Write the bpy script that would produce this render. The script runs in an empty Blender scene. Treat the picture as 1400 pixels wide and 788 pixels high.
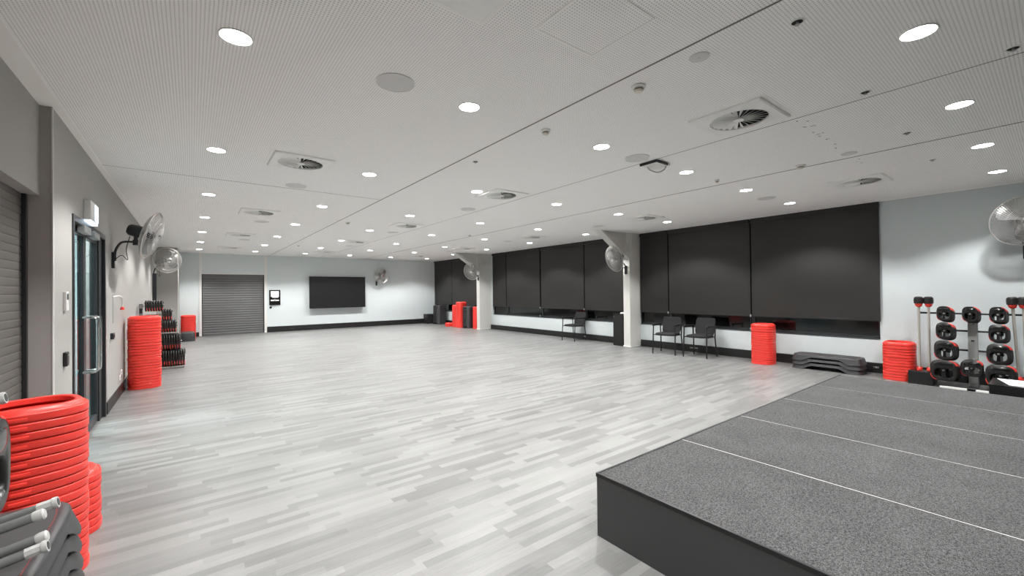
import bpy, math, random
from mathutils import Vector, Matrix
random.seed(7)
PI = math.pi
COL = bpy.context.scene.collection
SC = bpy.context.scene

# ------------------------------------------------------------------ room measures (metres)
H = 2.983            # ceiling height
XL = -0.859          # left wall
XLN = -0.93          # left wall, nearer stretch with the roller shutter
XD = 9.476           # face of the black skirting duct on the right
XR = 9.53            # right wall
YF = 18.731          # far wall
YB = -4.0            # wall behind the camera

# ------------------------------------------------------------------ mesh builder
class MB:
    def __init__(s): s.v = []; s.f = []
    def add(s, vs, fs):
        b = len(s.v); s.v += [tuple(p) for p in vs]; s.f += [tuple(b + i for i in f) for f in fs]; return s
    def box(s, x0, y0, z0, x1, y1, z1):
        vs = [(x0,y0,z0),(x1,y0,z0),(x1,y1,z0),(x0,y1,z0),(x0,y0,z1),(x1,y0,z1),(x1,y1,z1),(x0,y1,z1)]
        return s.add(vs, [(0,3,2,1),(4,5,6,7),(0,1,5,4),(1,2,6,5),(2,3,7,6),(3,0,4,7)])
    def cbox(s, cx, cy, cz, sx, sy, sz): return s.box(cx-sx/2, cy-sy/2, cz-sz/2, cx+sx/2, cy+sy/2, cz+sz/2)
    def loft(s, rings, cap0=True, cap1=True, closed=True, torus=False):
        n = len(rings[0]); vs = [p for r in rings for p in r]; fs = []
        m = len(rings)
        for i in range(m if torus else m-1):
            a = i*n; b = ((i+1) % m)*n
            for j in range(n if closed else n-1):
                k = (j+1) % n
                fs.append((a+j, a+k, b+k, b+j))
        if not torus:
            if cap0: fs.append(tuple(range(n-1, -1, -1)))
            if cap1: fs.append(tuple((m-1)*n + j for j in range(n)))
        return s.add(vs, fs)
    def tube(s, pts, r, n=10, cap=True):
        pts = [Vector(p) for p in pts]; rr = r if isinstance(r, (list, tuple)) else [r]*len(pts)
        t0 = (pts[1]-pts[0]).normalized()
        u = t0.orthogonal().normalized(); rings = []
        for i, p in enumerate(pts):
            if i == 0: t = t0
            elif i == len(pts)-1: t = (pts[i]-pts[i-1]).normalized()
            else: t = ((pts[i]-pts[i-1]).normalized() + (pts[i+1]-pts[i]).normalized()).normalized()
            u = (u - t*u.dot(t)).normalized(); w = t.cross(u)
            rings.append([p + (u*math.cos(2*PI*j/n) + w*math.sin(2*PI*j/n))*rr[i] for j in range(n)])
        return s.loft(rings, cap, cap)
    def lathe(s, prof, n=32, torus=False, cap=True):
        rings = [[(r*math.cos(2*PI*j/n), r*math.sin(2*PI*j/n), z) for j in range(n)] for r, z in prof]
        return s.loft(rings, cap, cap, True, torus)
    def xf(s, M): s.v = [tuple(M @ Vector(p)) for p in s.v]; return s
    def join(s, o): return s.add(o.v, o.f)

def curve(pts, k=6):
    """Catmull-Rom through the points"""
    P = [Vector(p) for p in pts]; P = [P[0]*2-P[1]] + P + [P[-1]*2-P[-2]]; out = []
    for i in range(1, len(P)-2):
        for j in range(k):
            t = j/k; a, b, c, d = P[i-1], P[i], P[i+1], P[i+2]
            out.append(0.5*((2*b) + (c-a)*t + (2*a-5*b+4*c-d)*t*t + (3*b-a-3*c+d)*t**3))
    out.append(P[-2]); return out

def obj(name, mb, mat, parent=None, smooth=35, bevel=0, loc=None, rz=0):
    me = bpy.data.meshes.new(name); me.from_pydata([tuple(p) for p in mb.v], [], mb.f); me.update()
    import bmesh
    bm = bmesh.new(); bm.from_mesh(me); bmesh.ops.recalc_face_normals(bm, faces=bm.faces); bm.to_mesh(me); bm.free()
    me.materials.append(mat)
    o = bpy.data.objects.new(name, me); COL.objects.link(o)
    if parent: o.parent = parent
    if loc is not None: o.location = loc
    if rz: o.rotation_euler = (0, 0, rz)
    if smooth:
        for p in me.polygons: p.use_smooth = True
        me.set_sharp_from_angle(angle=math.radians(smooth))
    if bevel:
        m = o.modifiers.new('bevel', 'BEVEL'); m.width = bevel; m.segments = 2; m.limit_method = 'ANGLE'; m.angle_limit = math.radians(40)
    return o

def tag(o, label, cat, group=None, kind=None):
    o['label'] = label; o['category'] = cat
    if group: o['group'] = group
    if kind: o['kind'] = kind
    return o
def thing(name, label, cat, loc=(0,0,0), rz=0, group=None):
    o = bpy.data.objects.new(name, None); COL.objects.link(o); o.empty_display_size = 0.1
    o.location = loc; o.rotation_euler = (0, 0, rz)
    return tag(o, label, cat, group)
def struct(name, mb, mat, parent=None, **k):
    o = obj(name, mb, mat, parent, **k)
    if parent is None: o['kind'] = 'structure'
    return o
CHILD = {}
def kids(o): return [c for c in bpy.data.objects if c.parent == o]
def dup(o, loc=None, rot=None, label=None, group=None, parent=None, scale=None):
    if o.name not in CHILD: CHILD[o.name] = kids(o)
    c = o.copy(); COL.objects.link(c); c.parent = parent
    if loc is not None: c.location = loc
    if rot is not None: c.rotation_euler = rot
    if scale is not None: c.scale = scale
    if label: c['label'] = label
    if group: c['group'] = group
    for k in CHILD[o.name]: dup(k, parent=c)
    return c

# ------------------------------------------------------------------ materials
def srgb(r, g, b):
    f = lambda c: (c/255/12.92) if c/255 <= 0.04045 else ((c/255+0.055)/1.055)**2.4
    return (f(r), f(g), f(b), 1)
class NT:
    def __init__(s, name):
        s.m = bpy.data.materials.new(name); s.m.use_nodes = True; s.t = s.m.node_tree; s.n = s.t.nodes
        s.b = s.n['Principled BSDF']
    def node(s, ty, **k):
        n = s.n.new(ty)
        for a, v in k.items(): setattr(n, a, v)
        return n
    def link(s, a, b): s.t.links.new(a, b)
    def math(s, op, a, b=None, c=None):
        n = s.node('ShaderNodeMath', operation=op)
        for i, x in enumerate((a, b, c)):
            if x is None: continue
            if isinstance(x, (int, float)): n.inputs[i].default_value = x
            else: s.link(x, n.inputs[i])
        return n.outputs[0]
    def pos(s):
        g = s.node('ShaderNodeNewGeometry'); x = s.node('ShaderNodeSeparateXYZ'); s.link(g.outputs['Position'], x.inputs[0]); return g.outputs['Position'], x.outputs
    def objco(s):
        g = s.node('ShaderNodeTexCoord'); return g.outputs['Object']
    def noise(s, vec, scale, detail=2, rough=.5):
        n = s.node('ShaderNodeTexNoise'); n.inputs['Scale'].default_value = scale; n.inputs['Detail'].default_value = detail; n.inputs['Roughness'].default_value = rough
        if vec is not None: s.link(vec, n.inputs['Vector'])
        return n.outputs['Fac']
    def mix(s, fac, a, b):
        n = s.node('ShaderNodeMix', data_type='RGBA')
        if isinstance(fac, (int, float)): n.inputs[0].default_value = fac
        else: s.link(fac, n.inputs[0])
        for i, x in ((6, a), (7, b)):
            if isinstance(x, tuple): n.inputs[i].default_value = x
            else: s.link(x, n.inputs[i])
        return n.outputs[2]
    def ramp(s, fac, lo, hi, clampy=True):
        n = s.node('ShaderNodeMapRange'); s.link(fac, n.inputs[0]); n.inputs[1].default_value = lo; n.inputs[2].default_value = hi; return n.outputs[0]
    def bump(s, hgt, strength=.2, dist=.002):
        n = s.node('ShaderNodeBump'); n.inputs['Strength'].default_value = strength; n.inputs['Distance'].default_value = dist
        s.link(hgt, n.inputs['Height']); s.link(n.outputs[0], s.b.inputs['Normal'])
def simple(name, rgb, rough=.5, metal=0, var=.06, scale=30, spec=.5, bump=0):
    t = NT(name); co = t.objco(); n = t.noise(co, scale, 3)
    c = srgb(*rgb); lo = tuple(x*(1-var) for x in c[:3]) + (1,); hi = tuple(min(1, x*(1+var)) for x in c[:3]) + (1,)
    t.link(t.mix(n, lo, hi), t.b.inputs['Base Color'])
    t.b.inputs['Roughness'].default_value = rough; t.b.inputs['Metallic'].default_value = metal
    t.b.inputs['Specular IOR Level'].default_value = spec
    if bump: t.bump(n, bump, .001)
    return t.m
def emit(name, rgb, strength, sample=True):
    t = NT(name); t.b.inputs['Base Color'].default_value = (.8, .8, .8, 1)
    t.b.inputs['Emission Color'].default_value = srgb(*rgb); t.b.inputs['Emission Strength'].default_value = strength
    if not sample: t.m.cycles.emission_sampling = 'NONE'
    return t.m

def mat_floor():
    t = NT('grey_laminate'); P, X = t.pos(); W = .062; L = .55
    row = t.math('FLOOR', t.math('DIVIDE', X[1], W))
    wn = t.node('ShaderNodeTexWhiteNoise', noise_dimensions='1D'); t.link(row, wn.inputs['W'])
    xs = t.math('ADD', t.math('DIVIDE', X[0], L), t.math('MULTIPLY', wn.outputs['Value'], 17))
    col = t.math('FLOOR', xs)
    cb = t.node('ShaderNodeCombineXYZ'); t.link(row, cb.inputs[0]); t.link(col, cb.inputs[1])
    w2 = t.node('ShaderNodeTexWhiteNoise', noise_dimensions='2D'); t.link(cb.outputs[0], w2.inputs['Vector'])
    mp = t.node('ShaderNodeMapping'); t.link(P, mp.inputs[0]); mp.inputs['Scale'].default_value = (4, 85, 1)
    mw = t.node('ShaderNodeVectorMath', operation='MULTIPLY_ADD'); wv = t.node('ShaderNodeTexNoise'); wv.inputs['Scale'].default_value = 5; t.link(P, wv.inputs['Vector']); t.link(wv.outputs['Color'], mw.inputs[0]); mw.inputs[1].default_value = (0, 3.2, 0); t.link(mp.outputs[0], mw.inputs[2])
    g = t.noise(mw.outputs[0], 1.0, 5, .68)
    mp2 = t.node('ShaderNodeMapping'); t.link(P, mp2.inputs[0]); mp2.inputs['Scale'].default_value = (1.2, 9, 1)
    g2 = t.noise(mp2.outputs[0], 1.0, 3, .5)
    tone = t.math('ADD', t.math('MULTIPLY', w2.outputs['Value'], .52), t.math('ADD', t.math('MULTIPLY', g, .85), t.math('MULTIPLY', g2, .35)))
    fr = t.math('FRACT', xs); fy = t.math('FRACT', t.math('DIVIDE', X[1], W*3))
    seam = t.math('MAXIMUM', t.math('LESS_THAN', fy, .012), 0)
    c = t.mix(t.ramp(tone, .42, 1.28), srgb(86, 86, 85), srgb(130, 130, 128))
    c = t.mix(t.math('MULTIPLY', seam, .35), c, srgb(84, 83, 82))
    t.link(c, t.b.inputs['Base Color'])
    t.b.inputs['Roughness'].default_value = .33; t.b.inputs['Specular IOR Level'].default_value = .5
    t.link(t.ramp(g, -.4, 1.9), t.b.inputs['Roughness'])
    return t.m
def mat_ceiling():
    t = NT('perforated_plasterboard'); P, X = t.pos(); p = .018
    fx = t.math('SUBTRACT', t.math('FRACT', t.math('DIVIDE', X[0], p)), .5); fy = t.math('SUBTRACT', t.math('FRACT', t.math('DIVIDE', X[1], p)), .5)
    d = t.math('SQRT', t.math('ADD', t.math('MULTIPLY', fx, fx), t.math('MULTIPLY', fy, fy)))
    hole = t.math('LESS_THAN', d, .21)
    inx = t.math('MULTIPLY', t.math('GREATER_THAN', X[0], -.80), t.math('LESS_THAN', X[0], 9.38))
    hole = t.math('MULTIPLY', hole, inx)
    n = t.noise(P, .8, 2)
    c = t.mix(n, srgb(248, 247, 245), srgb(250, 249, 247))
    t.link(t.mix(t.math('MULTIPLY', hole, .55), c, srgb(80, 78, 76)), t.b.inputs['Base Color'])
    t.b.inputs['Roughness'].default_value = .85; t.b.inputs['Specular IOR Level'].default_value = .2
    return t.m
def mat_carpet():
    t = NT('speckled_stage_carpet'); P, X = t.pos()
    n1 = t.noise(P, 260, 3, .7); n2 = t.noise(P, 90, 2, .6); n3 = t.noise(P, 3, 2)
    f = t.math('ADD', t.math('MULTIPLY', n1, .75), t.math('ADD', t.math('MULTIPLY', n2, .3), t.math('MULTIPLY', n3, .06)))
    t.link(t.mix(t.ramp(f, .44, .70), srgb(13, 13, 14), srgb(104, 104, 104)), t.b.inputs['Base Color'])
    t.b.inputs['Roughness'].default_value = .95; t.b.inputs['Specular IOR Level'].default_value = .15
    t.bump(n1, .5, .003)
    return t.m
def mat_blind():
    t = NT('black_blind_fabric'); P, X = t.pos()
    mp = t.node('ShaderNodeMapping'); t.link(P, mp.inputs[0]); mp.inputs['Scale'].default_value = (300, 300, 300)
    n = t.noise(mp.outputs[0], 1, 2)
    t.link(t.mix(n, srgb(32, 31, 30), srgb(52, 50, 48)), t.b.inputs['Base Color'])
    t.b.inputs['Roughness'].default_value = .5; t.b.inputs['Specular IOR Level'].default_value = .35
    return t.m
def mat_glass(name, rgb, alpha):
    t = NT(name); t.b.inputs['Base Color'].default_value = srgb(*rgb); t.b.inputs['Roughness'].default_value = .02
    
    tr = t.node('ShaderNodeBsdfTransparent'); tr.inputs[0].default_value = srgb(225, 235, 235)
    mx = t.node('ShaderNodeMixShader'); mx.inputs[0].default_value = alpha
    out = t.n['Material Output']; t.link(tr.outputs[0], mx.inputs[1]); t.link(t.b.outputs[0], mx.inputs[2]); t.link(mx.outputs[0], out.inputs[0])
    return t.m
def mat_blades_wall(name, rgb, rough=.8):
    t = NT(name); P, X = t.pos(); n = t.noise(P, 1.2, 3); n2 = t.noise(P, 240, 2)
    c = srgb(*rgb); t.link(t.mix(n, tuple(x*.975 for x in c[:3]) + (1,), c), t.b.inputs['Base Color'])
    t.b.inputs['Roughness'].default_value = rough; t.b.inputs['Specular IOR Level'].default_value = .25; t.bump(n2, .08, .001)
    return t.m

M = dict(
    floor=mat_floor(), ceiling=mat_ceiling(), carpet=mat_carpet(), blind=mat_blind(),
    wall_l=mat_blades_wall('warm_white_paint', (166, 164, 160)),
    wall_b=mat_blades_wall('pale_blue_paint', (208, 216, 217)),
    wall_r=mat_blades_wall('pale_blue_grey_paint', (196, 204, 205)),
    white=mat_blades_wall('white_paint', (222, 221, 217), .5),
    border=mat_blades_wall('border_plaster', (244, 242, 238)),
    colm=mat_blades_wall('cream_steel_paint', (204, 203, 198), .45),
    joint=simple('joint_grey', (120, 116, 112), .8),  # plain grey of the ceiling joint strips
    black=simple('black_satin', (18, 18, 19), .42),
    duct=simple('black_duct', (19, 19, 20), .5),
    fascia=simple('black_laminate', (53, 53, 54), .45, scale=3),
    frame=simple('dark_aluminium', (48, 50, 53), .35, .3),
    shutter=simple('dark_grey_slat', (98, 98, 98), .38, .25, scale=4),
    shutter2=simple('brown_grey_slat', (98, 94, 90), .45, .1, scale=4),
    chrome=simple('brushed_steel', (205, 205, 203), .22, 1),
    wire=simple('chromed_wire', (200, 198, 195), .3, .9),
    blade=simple('grey_fan_blade', (130, 130, 130), .35, .6),
    steel=simple('galvanised_tube', (150, 152, 150), .35, .8),
    pegm=simple('grey_painted_tube', (120, 122, 121), .3, .3), barm=simple('nickel_bar', (196, 192, 182), .3, .55),
    satin=simple('grey_tube', (170, 172, 170), .45, .35),
    red=simple('red_plastic', (236, 62, 52), .38, var=.05, scale=12),
    redk=simple('red_rubber', (214, 58, 48), .5),
    rubber=simple('black_rubber', (26, 25, 25), .36),
    gloss=simple('glossy_black_plastic', (20, 20, 20), .16),
    deck=simple('charcoal_plastic', (45, 45, 47), .45),
    mat=simple('grey_grip_mat', (50, 49, 49), .8, scale=300, bump=.4),
    cap=simple('pale_grey_cap', (178, 178, 175), .5), matred=simple('dull_red_edge', (112, 44, 40), .6),
    screen=simple('dark_screen', (27, 27, 29), .28, scale=1),
    paper=simple('white_sheet', (240, 240, 238), .4),
    plastic=simple('white_plastic', (226, 226, 222), .4),
    beige=simple('beige_plastic', (222, 214, 202), .5),
    grille=simple('grey_speaker_grille', (208, 208, 206), .7, scale=400),
    plenum=simple('dark_plenum', (24, 24, 24), .9),
    vane=simple('grey_white_vane', (238, 238, 235), .5),
    strip=simple('pale_seam_strip', (190, 190, 187), .35, scale=5, var=.5),
    fabric=simple('black_chair_fabric', (22, 21, 22), .8, scale=300, bump=.3),
    smudge=simple('grey_smudge', (150, 148, 144), .9),
    pane=simple('night_window_glass', (14, 15, 16), .08),
    glass=mat_glass('door_glass', (18, 25, 27), .3),
    corridor=simple('corridor_wall', (170, 182, 184), .8),
    lens=emit('downlight_lens', (255, 253, 248), 14, False),
    exit=emit('lit_sign_face', (205, 232, 255), .8),
    lcd=emit('lit_notice_screen', (245, 248, 255), .6),
)

# ------------------------------------------------------------------ the room shell
struct('floor', MB().box(-3.2, YB-.3, -.1, XR+.3, YF+.3, 0), M['floor'], smooth=0)
ceil = struct('ceiling', MB().box(-3.2, YB-.3, H, XR+.3, YF+.3, H+.15), M['ceiling'], smooth=0)
jb = MB()
for x, w in ((2.417, .010), (5.987, .010)): obj('expansion_joint', MB().box(x-w/2, YB, H-.004, x+w/2, YF, H+.001), M['joint'], ceil, smooth=0)
obj('expansion_joint', MB().box(4.208-.003, YB, H-.002, 4.208+.003, YF, H+.001), M['joint'], ceil, smooth=0)
obj('board_joint', MB().box(XL, 6.587-.003, H-.002, 2.4, 6.587+.003, H+.001), M['joint'], ceil, smooth=0)
obj('plaster_border', MB().box(XLN, YB, H-.003, -.80, YF, H+.001), M['border'], ceil, smooth=0)
# smudges where a leak was patched on the ceiling
for i in range(26):
    u = random.random(); x = 4.15 + 2.3*u; y = 1.40 + random.gauss(0, .028) + .1*max(0, u-.75)
    if 4.9 < x < 5.0: continue
    a = random.uniform(-.5, .5); l = random.uniform(.012, .045); w = random.uniform(.006, .014)
    mb = MB().cbox(0, 0, 0, l, w, .0016).xf(Matrix.Translation((x, y, H-.001)) @ Matrix.Rotation(a + PI/2*random.choice((0, 0, 1)), 4, 'Z'))
    if i % 2 == 0 or u > .8: obj('patch_mark', mb, M['smudge'], ceil, smooth=0)

# left wall: nearer stretch with shutter opening, farther stretch with glass door opening
TH = .35
SY0, SY1, SZ = 1.6, 4.78, 2.278        # shutter opening
DY0, DY1, DZ = 5.44, 7.25, 2.25        # glass door opening
wl = MB()
wl.box(XLN-TH, YB-.3, 0, XLN, SY0, H).box(XLN-TH, SY0, SZ, XLN, SY1, H)
wl.box(XLN-TH, SY1, 0, XL, DY0, H).box(XL-.2, DY0, DZ, XL, DY1, H).box(XL-.2, DY1, 0, XL, 16.9, H)
wl.box(XL-.2, 16.9, 0, -.335, YF+.2, H)
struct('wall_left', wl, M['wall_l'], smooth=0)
tr = struct('trim_1', MB().box(XL-.004, 4.772, 0, XL+.004, 4.79, H-.002), M['white'], smooth=0)
struct('trim_2', MB().box(-.345, 16.892, 0, -.331, 16.906, H-.002), M['white'], smooth=0)
# far wall
wf = MB()
wf.box(-1.1, YF, 0, .29, YF+.2, H).box(.29, YF, 2.232, 2.24, YF+.2, H).box(2.24, YF, 0, XR+.3, YF+.2, H)
struct('wall_far', wf, M['wall_b'], smooth=0)
struct('trim_3', MB().box(.215, YF-.03, 0, .292, YF, H-.002), M['white'], bevel=.003)
struct('trim_4', MB().box(2.24, YF-.03, 0, 2.325, YF, H-.002), M['white'], bevel=.003)
struct('trim_5', MB().box(.292, YF-.012, 2.232, 2.24, YF, 2.26), M['white'], smooth=0)
# right wall with the three window openings
WZ = .59
WIN = {1: (1.93, 6.86), 2: (7.06, 13.74), 3: (14.10, 18.70)}
wr = MB().box(XR, YB-.3, 0, XR+.3, YF+.2, WZ)
edges = [YB-.3] + [e for k in (1, 2, 3) for e in WIN[k]] + [YF+.2]
for i in range(0, len(edges), 2): wr.box(XR, edges[i], WZ, XR+.3, edges[i+1], H)
struct('wall_right', wr, M['wall_r'], smooth=0)
struct('wall_back', MB().box(-3.2, YB-.3, 0, XR+.3, YB, H), M['wall_r'], smooth=0)
# skirtings
struct('baseboard_left', MB().box(XL, DY1+.06, 0, XL+.015, 16.9, .15), M['black'], bevel=.002)
bf = struct('baseboard_far', MB().box(2.33, YF-.055, .005, XR-.06, YF, .217), M['duct'], bevel=.004)
struct('baseboard_corner', MB().box(-.33, YF-.05, .005, .212, YF, .15), M['duct'], bevel=.004)
br = struct('baseboard_right', MB().box(XD, YB, .005, XR, 6.80, .175), M['duct'], bevel=.004)
br2 = struct('baseboard_right', MB().box(XD, 7.10, .005, XR, 13.83, .175), M['duct'], bevel=.004)
br3 = struct('baseboard_right', MB().box(XD, 14.14, .005, XR, YF-.06, .175), M['duct'], bevel=.004)
def socket(parent, y, x=XD, far=False, m='chrome'):
    if far: mb = MB().cbox(y, YF-.058, .11, .13, .008, .05); sl = MB().cbox(y-.03, YF-.063, .11, .02, .003, .02).cbox(y+.03, YF-.063, .11, .02, .003, .02)
    else: mb = MB().cbox(x-.003, y, .10, .008, .08, .03); sl = MB().cbox(x-.008, y-.02, .10, .003, .016, .012).cbox(x-.008, y+.02, .10, .003, .016, .012)
    o = obj('socket', mb, M[m], parent, bevel=.002); obj('socket_hole', sl, M['black'], o, smooth=0)
for y in (1.98, 5.38, 5.26): socket(br, y)
socket(br2, 8.78); socket(br2, 12.6, m='frame'); socket(bf, 3.2, far=True, m='frame'); socket(bf, 7.3, far=True, m='frame')

# windows behind the blinds
for k, (a, b) in WIN.items():
    fr = MB().box(XR+.06, a, WZ, XR+.12, b, WZ+.05).box(XR+.06, a, H-.08, XR+.12, b, H)
    n = {1: (1.93, 4.03, 5.99, 6.86), 2: (7.06, 8.82, 10.84, 12.81, 13.74), 3: (14.10, 16.98, 18.70)}[k]
    for e in n: fr.box(XR+.06, max(a, e-.03), WZ, XR+.12, min(b, e+.03), H)
    w = obj('window_%d' % k, fr, M['frame'], smooth=0); w['kind'] = 'structure'
    obj('pane', MB().box(XR+.08, a+.01, WZ+.03, XR+.10, b-.01, H-.05), M['pane'], w, smooth=0)
    obj('sill', MB().box(XR+.0, a, WZ-.02, XR+.13, b, WZ+.002), M['frame'], w, bevel=.003)

# roller shutters
def slat_door(name, axis, c, a, b, top, pitch, mat, out, dep=.009):
    """curtain of slats: profile along z swept from a to b, proud face towards +out"""
    prof = []; z = .012
    n = int((top-.02)/pitch); 
    for i in range(n+1):
        for dz, d in ((0, 0), (.05, dep*.6), (.2, dep*.9), (.5, dep), (.8, dep*.9), (.95, dep*.6)):
            zz = z + (i+dz)*pitch
            if zz < top+.05: prof.append((d, zz))
    prof = [(-.02, prof[0][1])] + prof + [(-.02, prof[-1][1])]
    def P(d, zz, t): return (c + out*d, t, zz) if axis == 'x' else (t, c + out*d, zz)
    mb = MB().loft([[P(d, zz, a) for d, zz in prof], [P(d, zz, b) for d, zz in prof]])
    o = obj(name, mb, mat, smooth=60); o['kind'] = 'structure'; return o
d1 = slat_door('door_1', 'x', -1.02, SY0, SY1+.0, SZ+.02, .06, M['shutter2'], 1, .004)
obj('guide_rail', MB().box(-1.03, SY1-.035, 0, -.99, SY1, SZ), M['frame'], d1, bevel=.003)
obj('bottom_bar', MB().box(-1.035, SY0, 0, -.995, SY1-.035, .06), M['frame'], d1, bevel=.003)
d2 = slat_door('door_2', 'y', YF+.045, .29, 2.24, 2.25, .088, M['shutter'], -1)
obj('bottom_bar', MB().box(.292, YF+.02, .003, 2.238, YF+.05, .07), M['shutter'], d2, bevel=.003)
obj('guide_rail', MB().box(.292, YF+.005, 0, .32, YF+.04, 2.23), M['frame'], d2, bevel=.002)
obj('guide_rail', MB().box(2.21, YF+.005, 0, 2.238, YF+.04, 2.23), M['frame'], d2, bevel=.002)

# glass double door in a dark frame on the left
fx0, fx1 = XL-.13, XL+.012
fr = MB().box(fx0, DY0, 0, fx1, DY0+.05, DZ).box(fx0, DY1-.06, 0, fx1, DY1, DZ).box(fx0, DY0+.05, DZ-.06, fx1, DY1-.06, DZ)
d3 = obj('door_3', fr, M['frame'], bevel=.003); d3['kind'] = 'structure'
def leaf(y0, y1):
    xa, xb = XL-.085, XL-.035; e = .055
    l = obj('door_leaf', MB().box(xa, y0, .01, xb, y0+e, DZ-.065).box(xa, y1-e, .01, xb, y1, DZ-.065).box(xa, y0+e, .01, xb, y1-e, .1).box(xa, y0+e, DZ-.13, xb, y1-e, DZ-.065), M['frame'], d3, bevel=.003)
    obj('pane', MB().box(XL-.065, y0+e-.005, .09, XL-.055, y1-e+.005, DZ-.12), M['glass'], l, smooth=0)
    return l
mid = 6.26
l1 = leaf(DY0+.055, mid-.003); l2 = leaf(mid+.003, 7.0)
obj('side_panel', MB().box(XL-.09, 7.0, 0, XL-.02, DY1-.06, DZ-.06), M['frame'], d3, bevel=.003)
obj('door_closer', MB().box(XL-.03, mid-.42, DZ-.12, XL+.03, mid-.1, DZ-.05), M['satin'], l1, bevel=.006)
obj('door_closer', MB().box(XL-.03, mid+.1, DZ-.12, XL+.03, mid+.42, DZ-.05), M['satin'], l2, bevel=.006)
for l, y in ((l1, mid-.085), (l2, mid+.085)):
    pts = curve([(XL-.04, y, 1.27), (XL+.03, y, 1.272), (XL+.062, y, 1.255), (XL+.07, y, 1.21), (XL+.07, y, .76), (XL+.062, y, .715), (XL+.03, y, .698), (XL-.04, y, .70)], 5)
    obj('pull_handle', MB().tube(pts, .0135, 12), M['chrome'], l)
# what the glass looks onto: a dim corridor
struct('wall_corridor', MB().box(-3.0, 4.9, 0, -2.9, 9.5, H).box(-2.9, 4.8, 0, XL-.36, 4.9, H).box(-2.9, 9.4, 0, XL-.2, 9.5, H), M['corridor'], smooth=0)

# ------------------------------------------------------------------ steel columns with haunches
def column(y0, y1, x0, label):
    t = thing('steel_column', label, 'column', ((x0+XR)/2, (y0+y1)/2, 0), 0)
    cx, cy = (x0+XR)/2, (y0+y1)/2
    D = lambda mb: mb.xf(Matrix.Translation((-cx, -cy, 0)))
    obj('post', D(MB().box(x0, y0, 0, XR, y1, H)), M['colm'], t, bevel=.006)
    f = .05
    xa = x0-.98
    # sloping flange under the haunch
    vs = []
    for (x, z) in ((x0, 2.30), (x0, 2.44), (xa+.0, H-.001), (xa-.13, H-.001)): vs += [(x, y0, z), (x, y1, z)]
    obj('haunch_flange', D(MB().add(vs, [(0,2,4,6), (1,7,5,3), (0,1,3,2), (2,3,5,4), (4,5,7,6), (6,7,1,0)])), M['colm'], t, smooth=0)
    ym = (y0+y1)/2
    vs = []
    for (x, z) in ((x0, 2.42), (x0, H), (xa, H)): vs += [(x, ym-.012, z), (x, ym+.012, z)]
    obj('haunch_web', D(MB().add(vs, [(0,4,2), (1,3,5), (0,2,3,1), (2,4,5,3), (4,0,1,5)])), M['colm'], t, smooth=0)
    obj('cover_box', D(MB().box(x0+.08, y0-.012, 2.58, XR, y1+.012, H-.002)), M['colm'], t, bevel=.004)
    obj('shoe', D(MB().box(x0-.012, y0-.012, 0, XR-.06, y1+.012, .03)), M['white'], t, bevel=.003)
    return t
column(6.84, 7.05, 9.09, 'cream steel column with ceiling haunch, nearer of the two along the blinds')
column(13.87, 14.09, 8.99, 'cream steel column with ceiling haunch, farther of the two, beside the red riser stacks')

# ------------------------------------------------------------------ blinds
def blind(y0, y1, label, group):
    t = thing('roller_blind', label, 'blind', (XR-.03, (y0+y1)/2, .9), 0, group)
    w = (y1-y0)/2
    obj('fabric', MB().box(-.0015, -w, .02, .0015, w, H-.9-.05), M['blind'], t, smooth=0)
    obj('cassette', MB().box(-.035, -w, H-.9-.09, .028, w, H-.9-.002), M['blind'], t, bevel=.004)
    obj('bottom_rail', MB().box(-.010, -w, .0, .010, w, .028), M['black'], t, bevel=.004)
    return t
B = 'black roller blind '
blind(1.915, 4.018, B+'nearest the weight rack, widest of the near window', 'roller blinds of the near window')
blind(4.050, 5.970, B+'in the middle of the near window, above the black chairs', 'roller blinds of the near window')
blind(6.000, 6.800, B+'narrow, just right of the nearer steel column', 'roller blinds of the near window')
blind(7.10, 8.800, B+'just left of the nearer steel column, behind its fan', 'roller blinds of the middle window')
blind(8.830, 10.810, B+'above the single black chair of the middle window', 'roller blinds of the middle window')
blind(10.865, 12.785, B+'third from the nearer column in the middle window', 'roller blinds of the middle window')
blind(12.815, 13.70, B+'narrow, just right of the farther steel column', 'roller blinds of the middle window')
blind(14.14, 16.965, B+'of the far window behind the farther column fan', 'roller blinds of the far window')
blind(16.995, 18.70, B+'farthest, next to the far blue wall corner', 'roller blinds of the far window')
def chain(y, label, z0=.62, z1=2.9):
    t = thing('blind_chain', label, 'chain', (XR-.055, y, z0), 0, 'blind chains')
    obj('chain_loop', MB().tube([(0, 0, 0), (0, 0, z1-z0)], .004, 6), M['frame'], t)
    obj('tensioner', MB().cbox(0, 0, .3, .02, .025, .05), M['satin'], t, bevel=.003)
    obj('tensioner', MB().cbox(0, 0, .02, .02, .025, .05), M['satin'], t, bevel=.003)
chain(4.034, 'black blind chain hanging above the red stack by the near window')
chain(5.985, 'black blind chain hanging above the paired black chairs')
chain(8.815, 'black blind chain beside the single black chair')
chain(10.838, 'black blind chain in the broad gap of the middle window')

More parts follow.
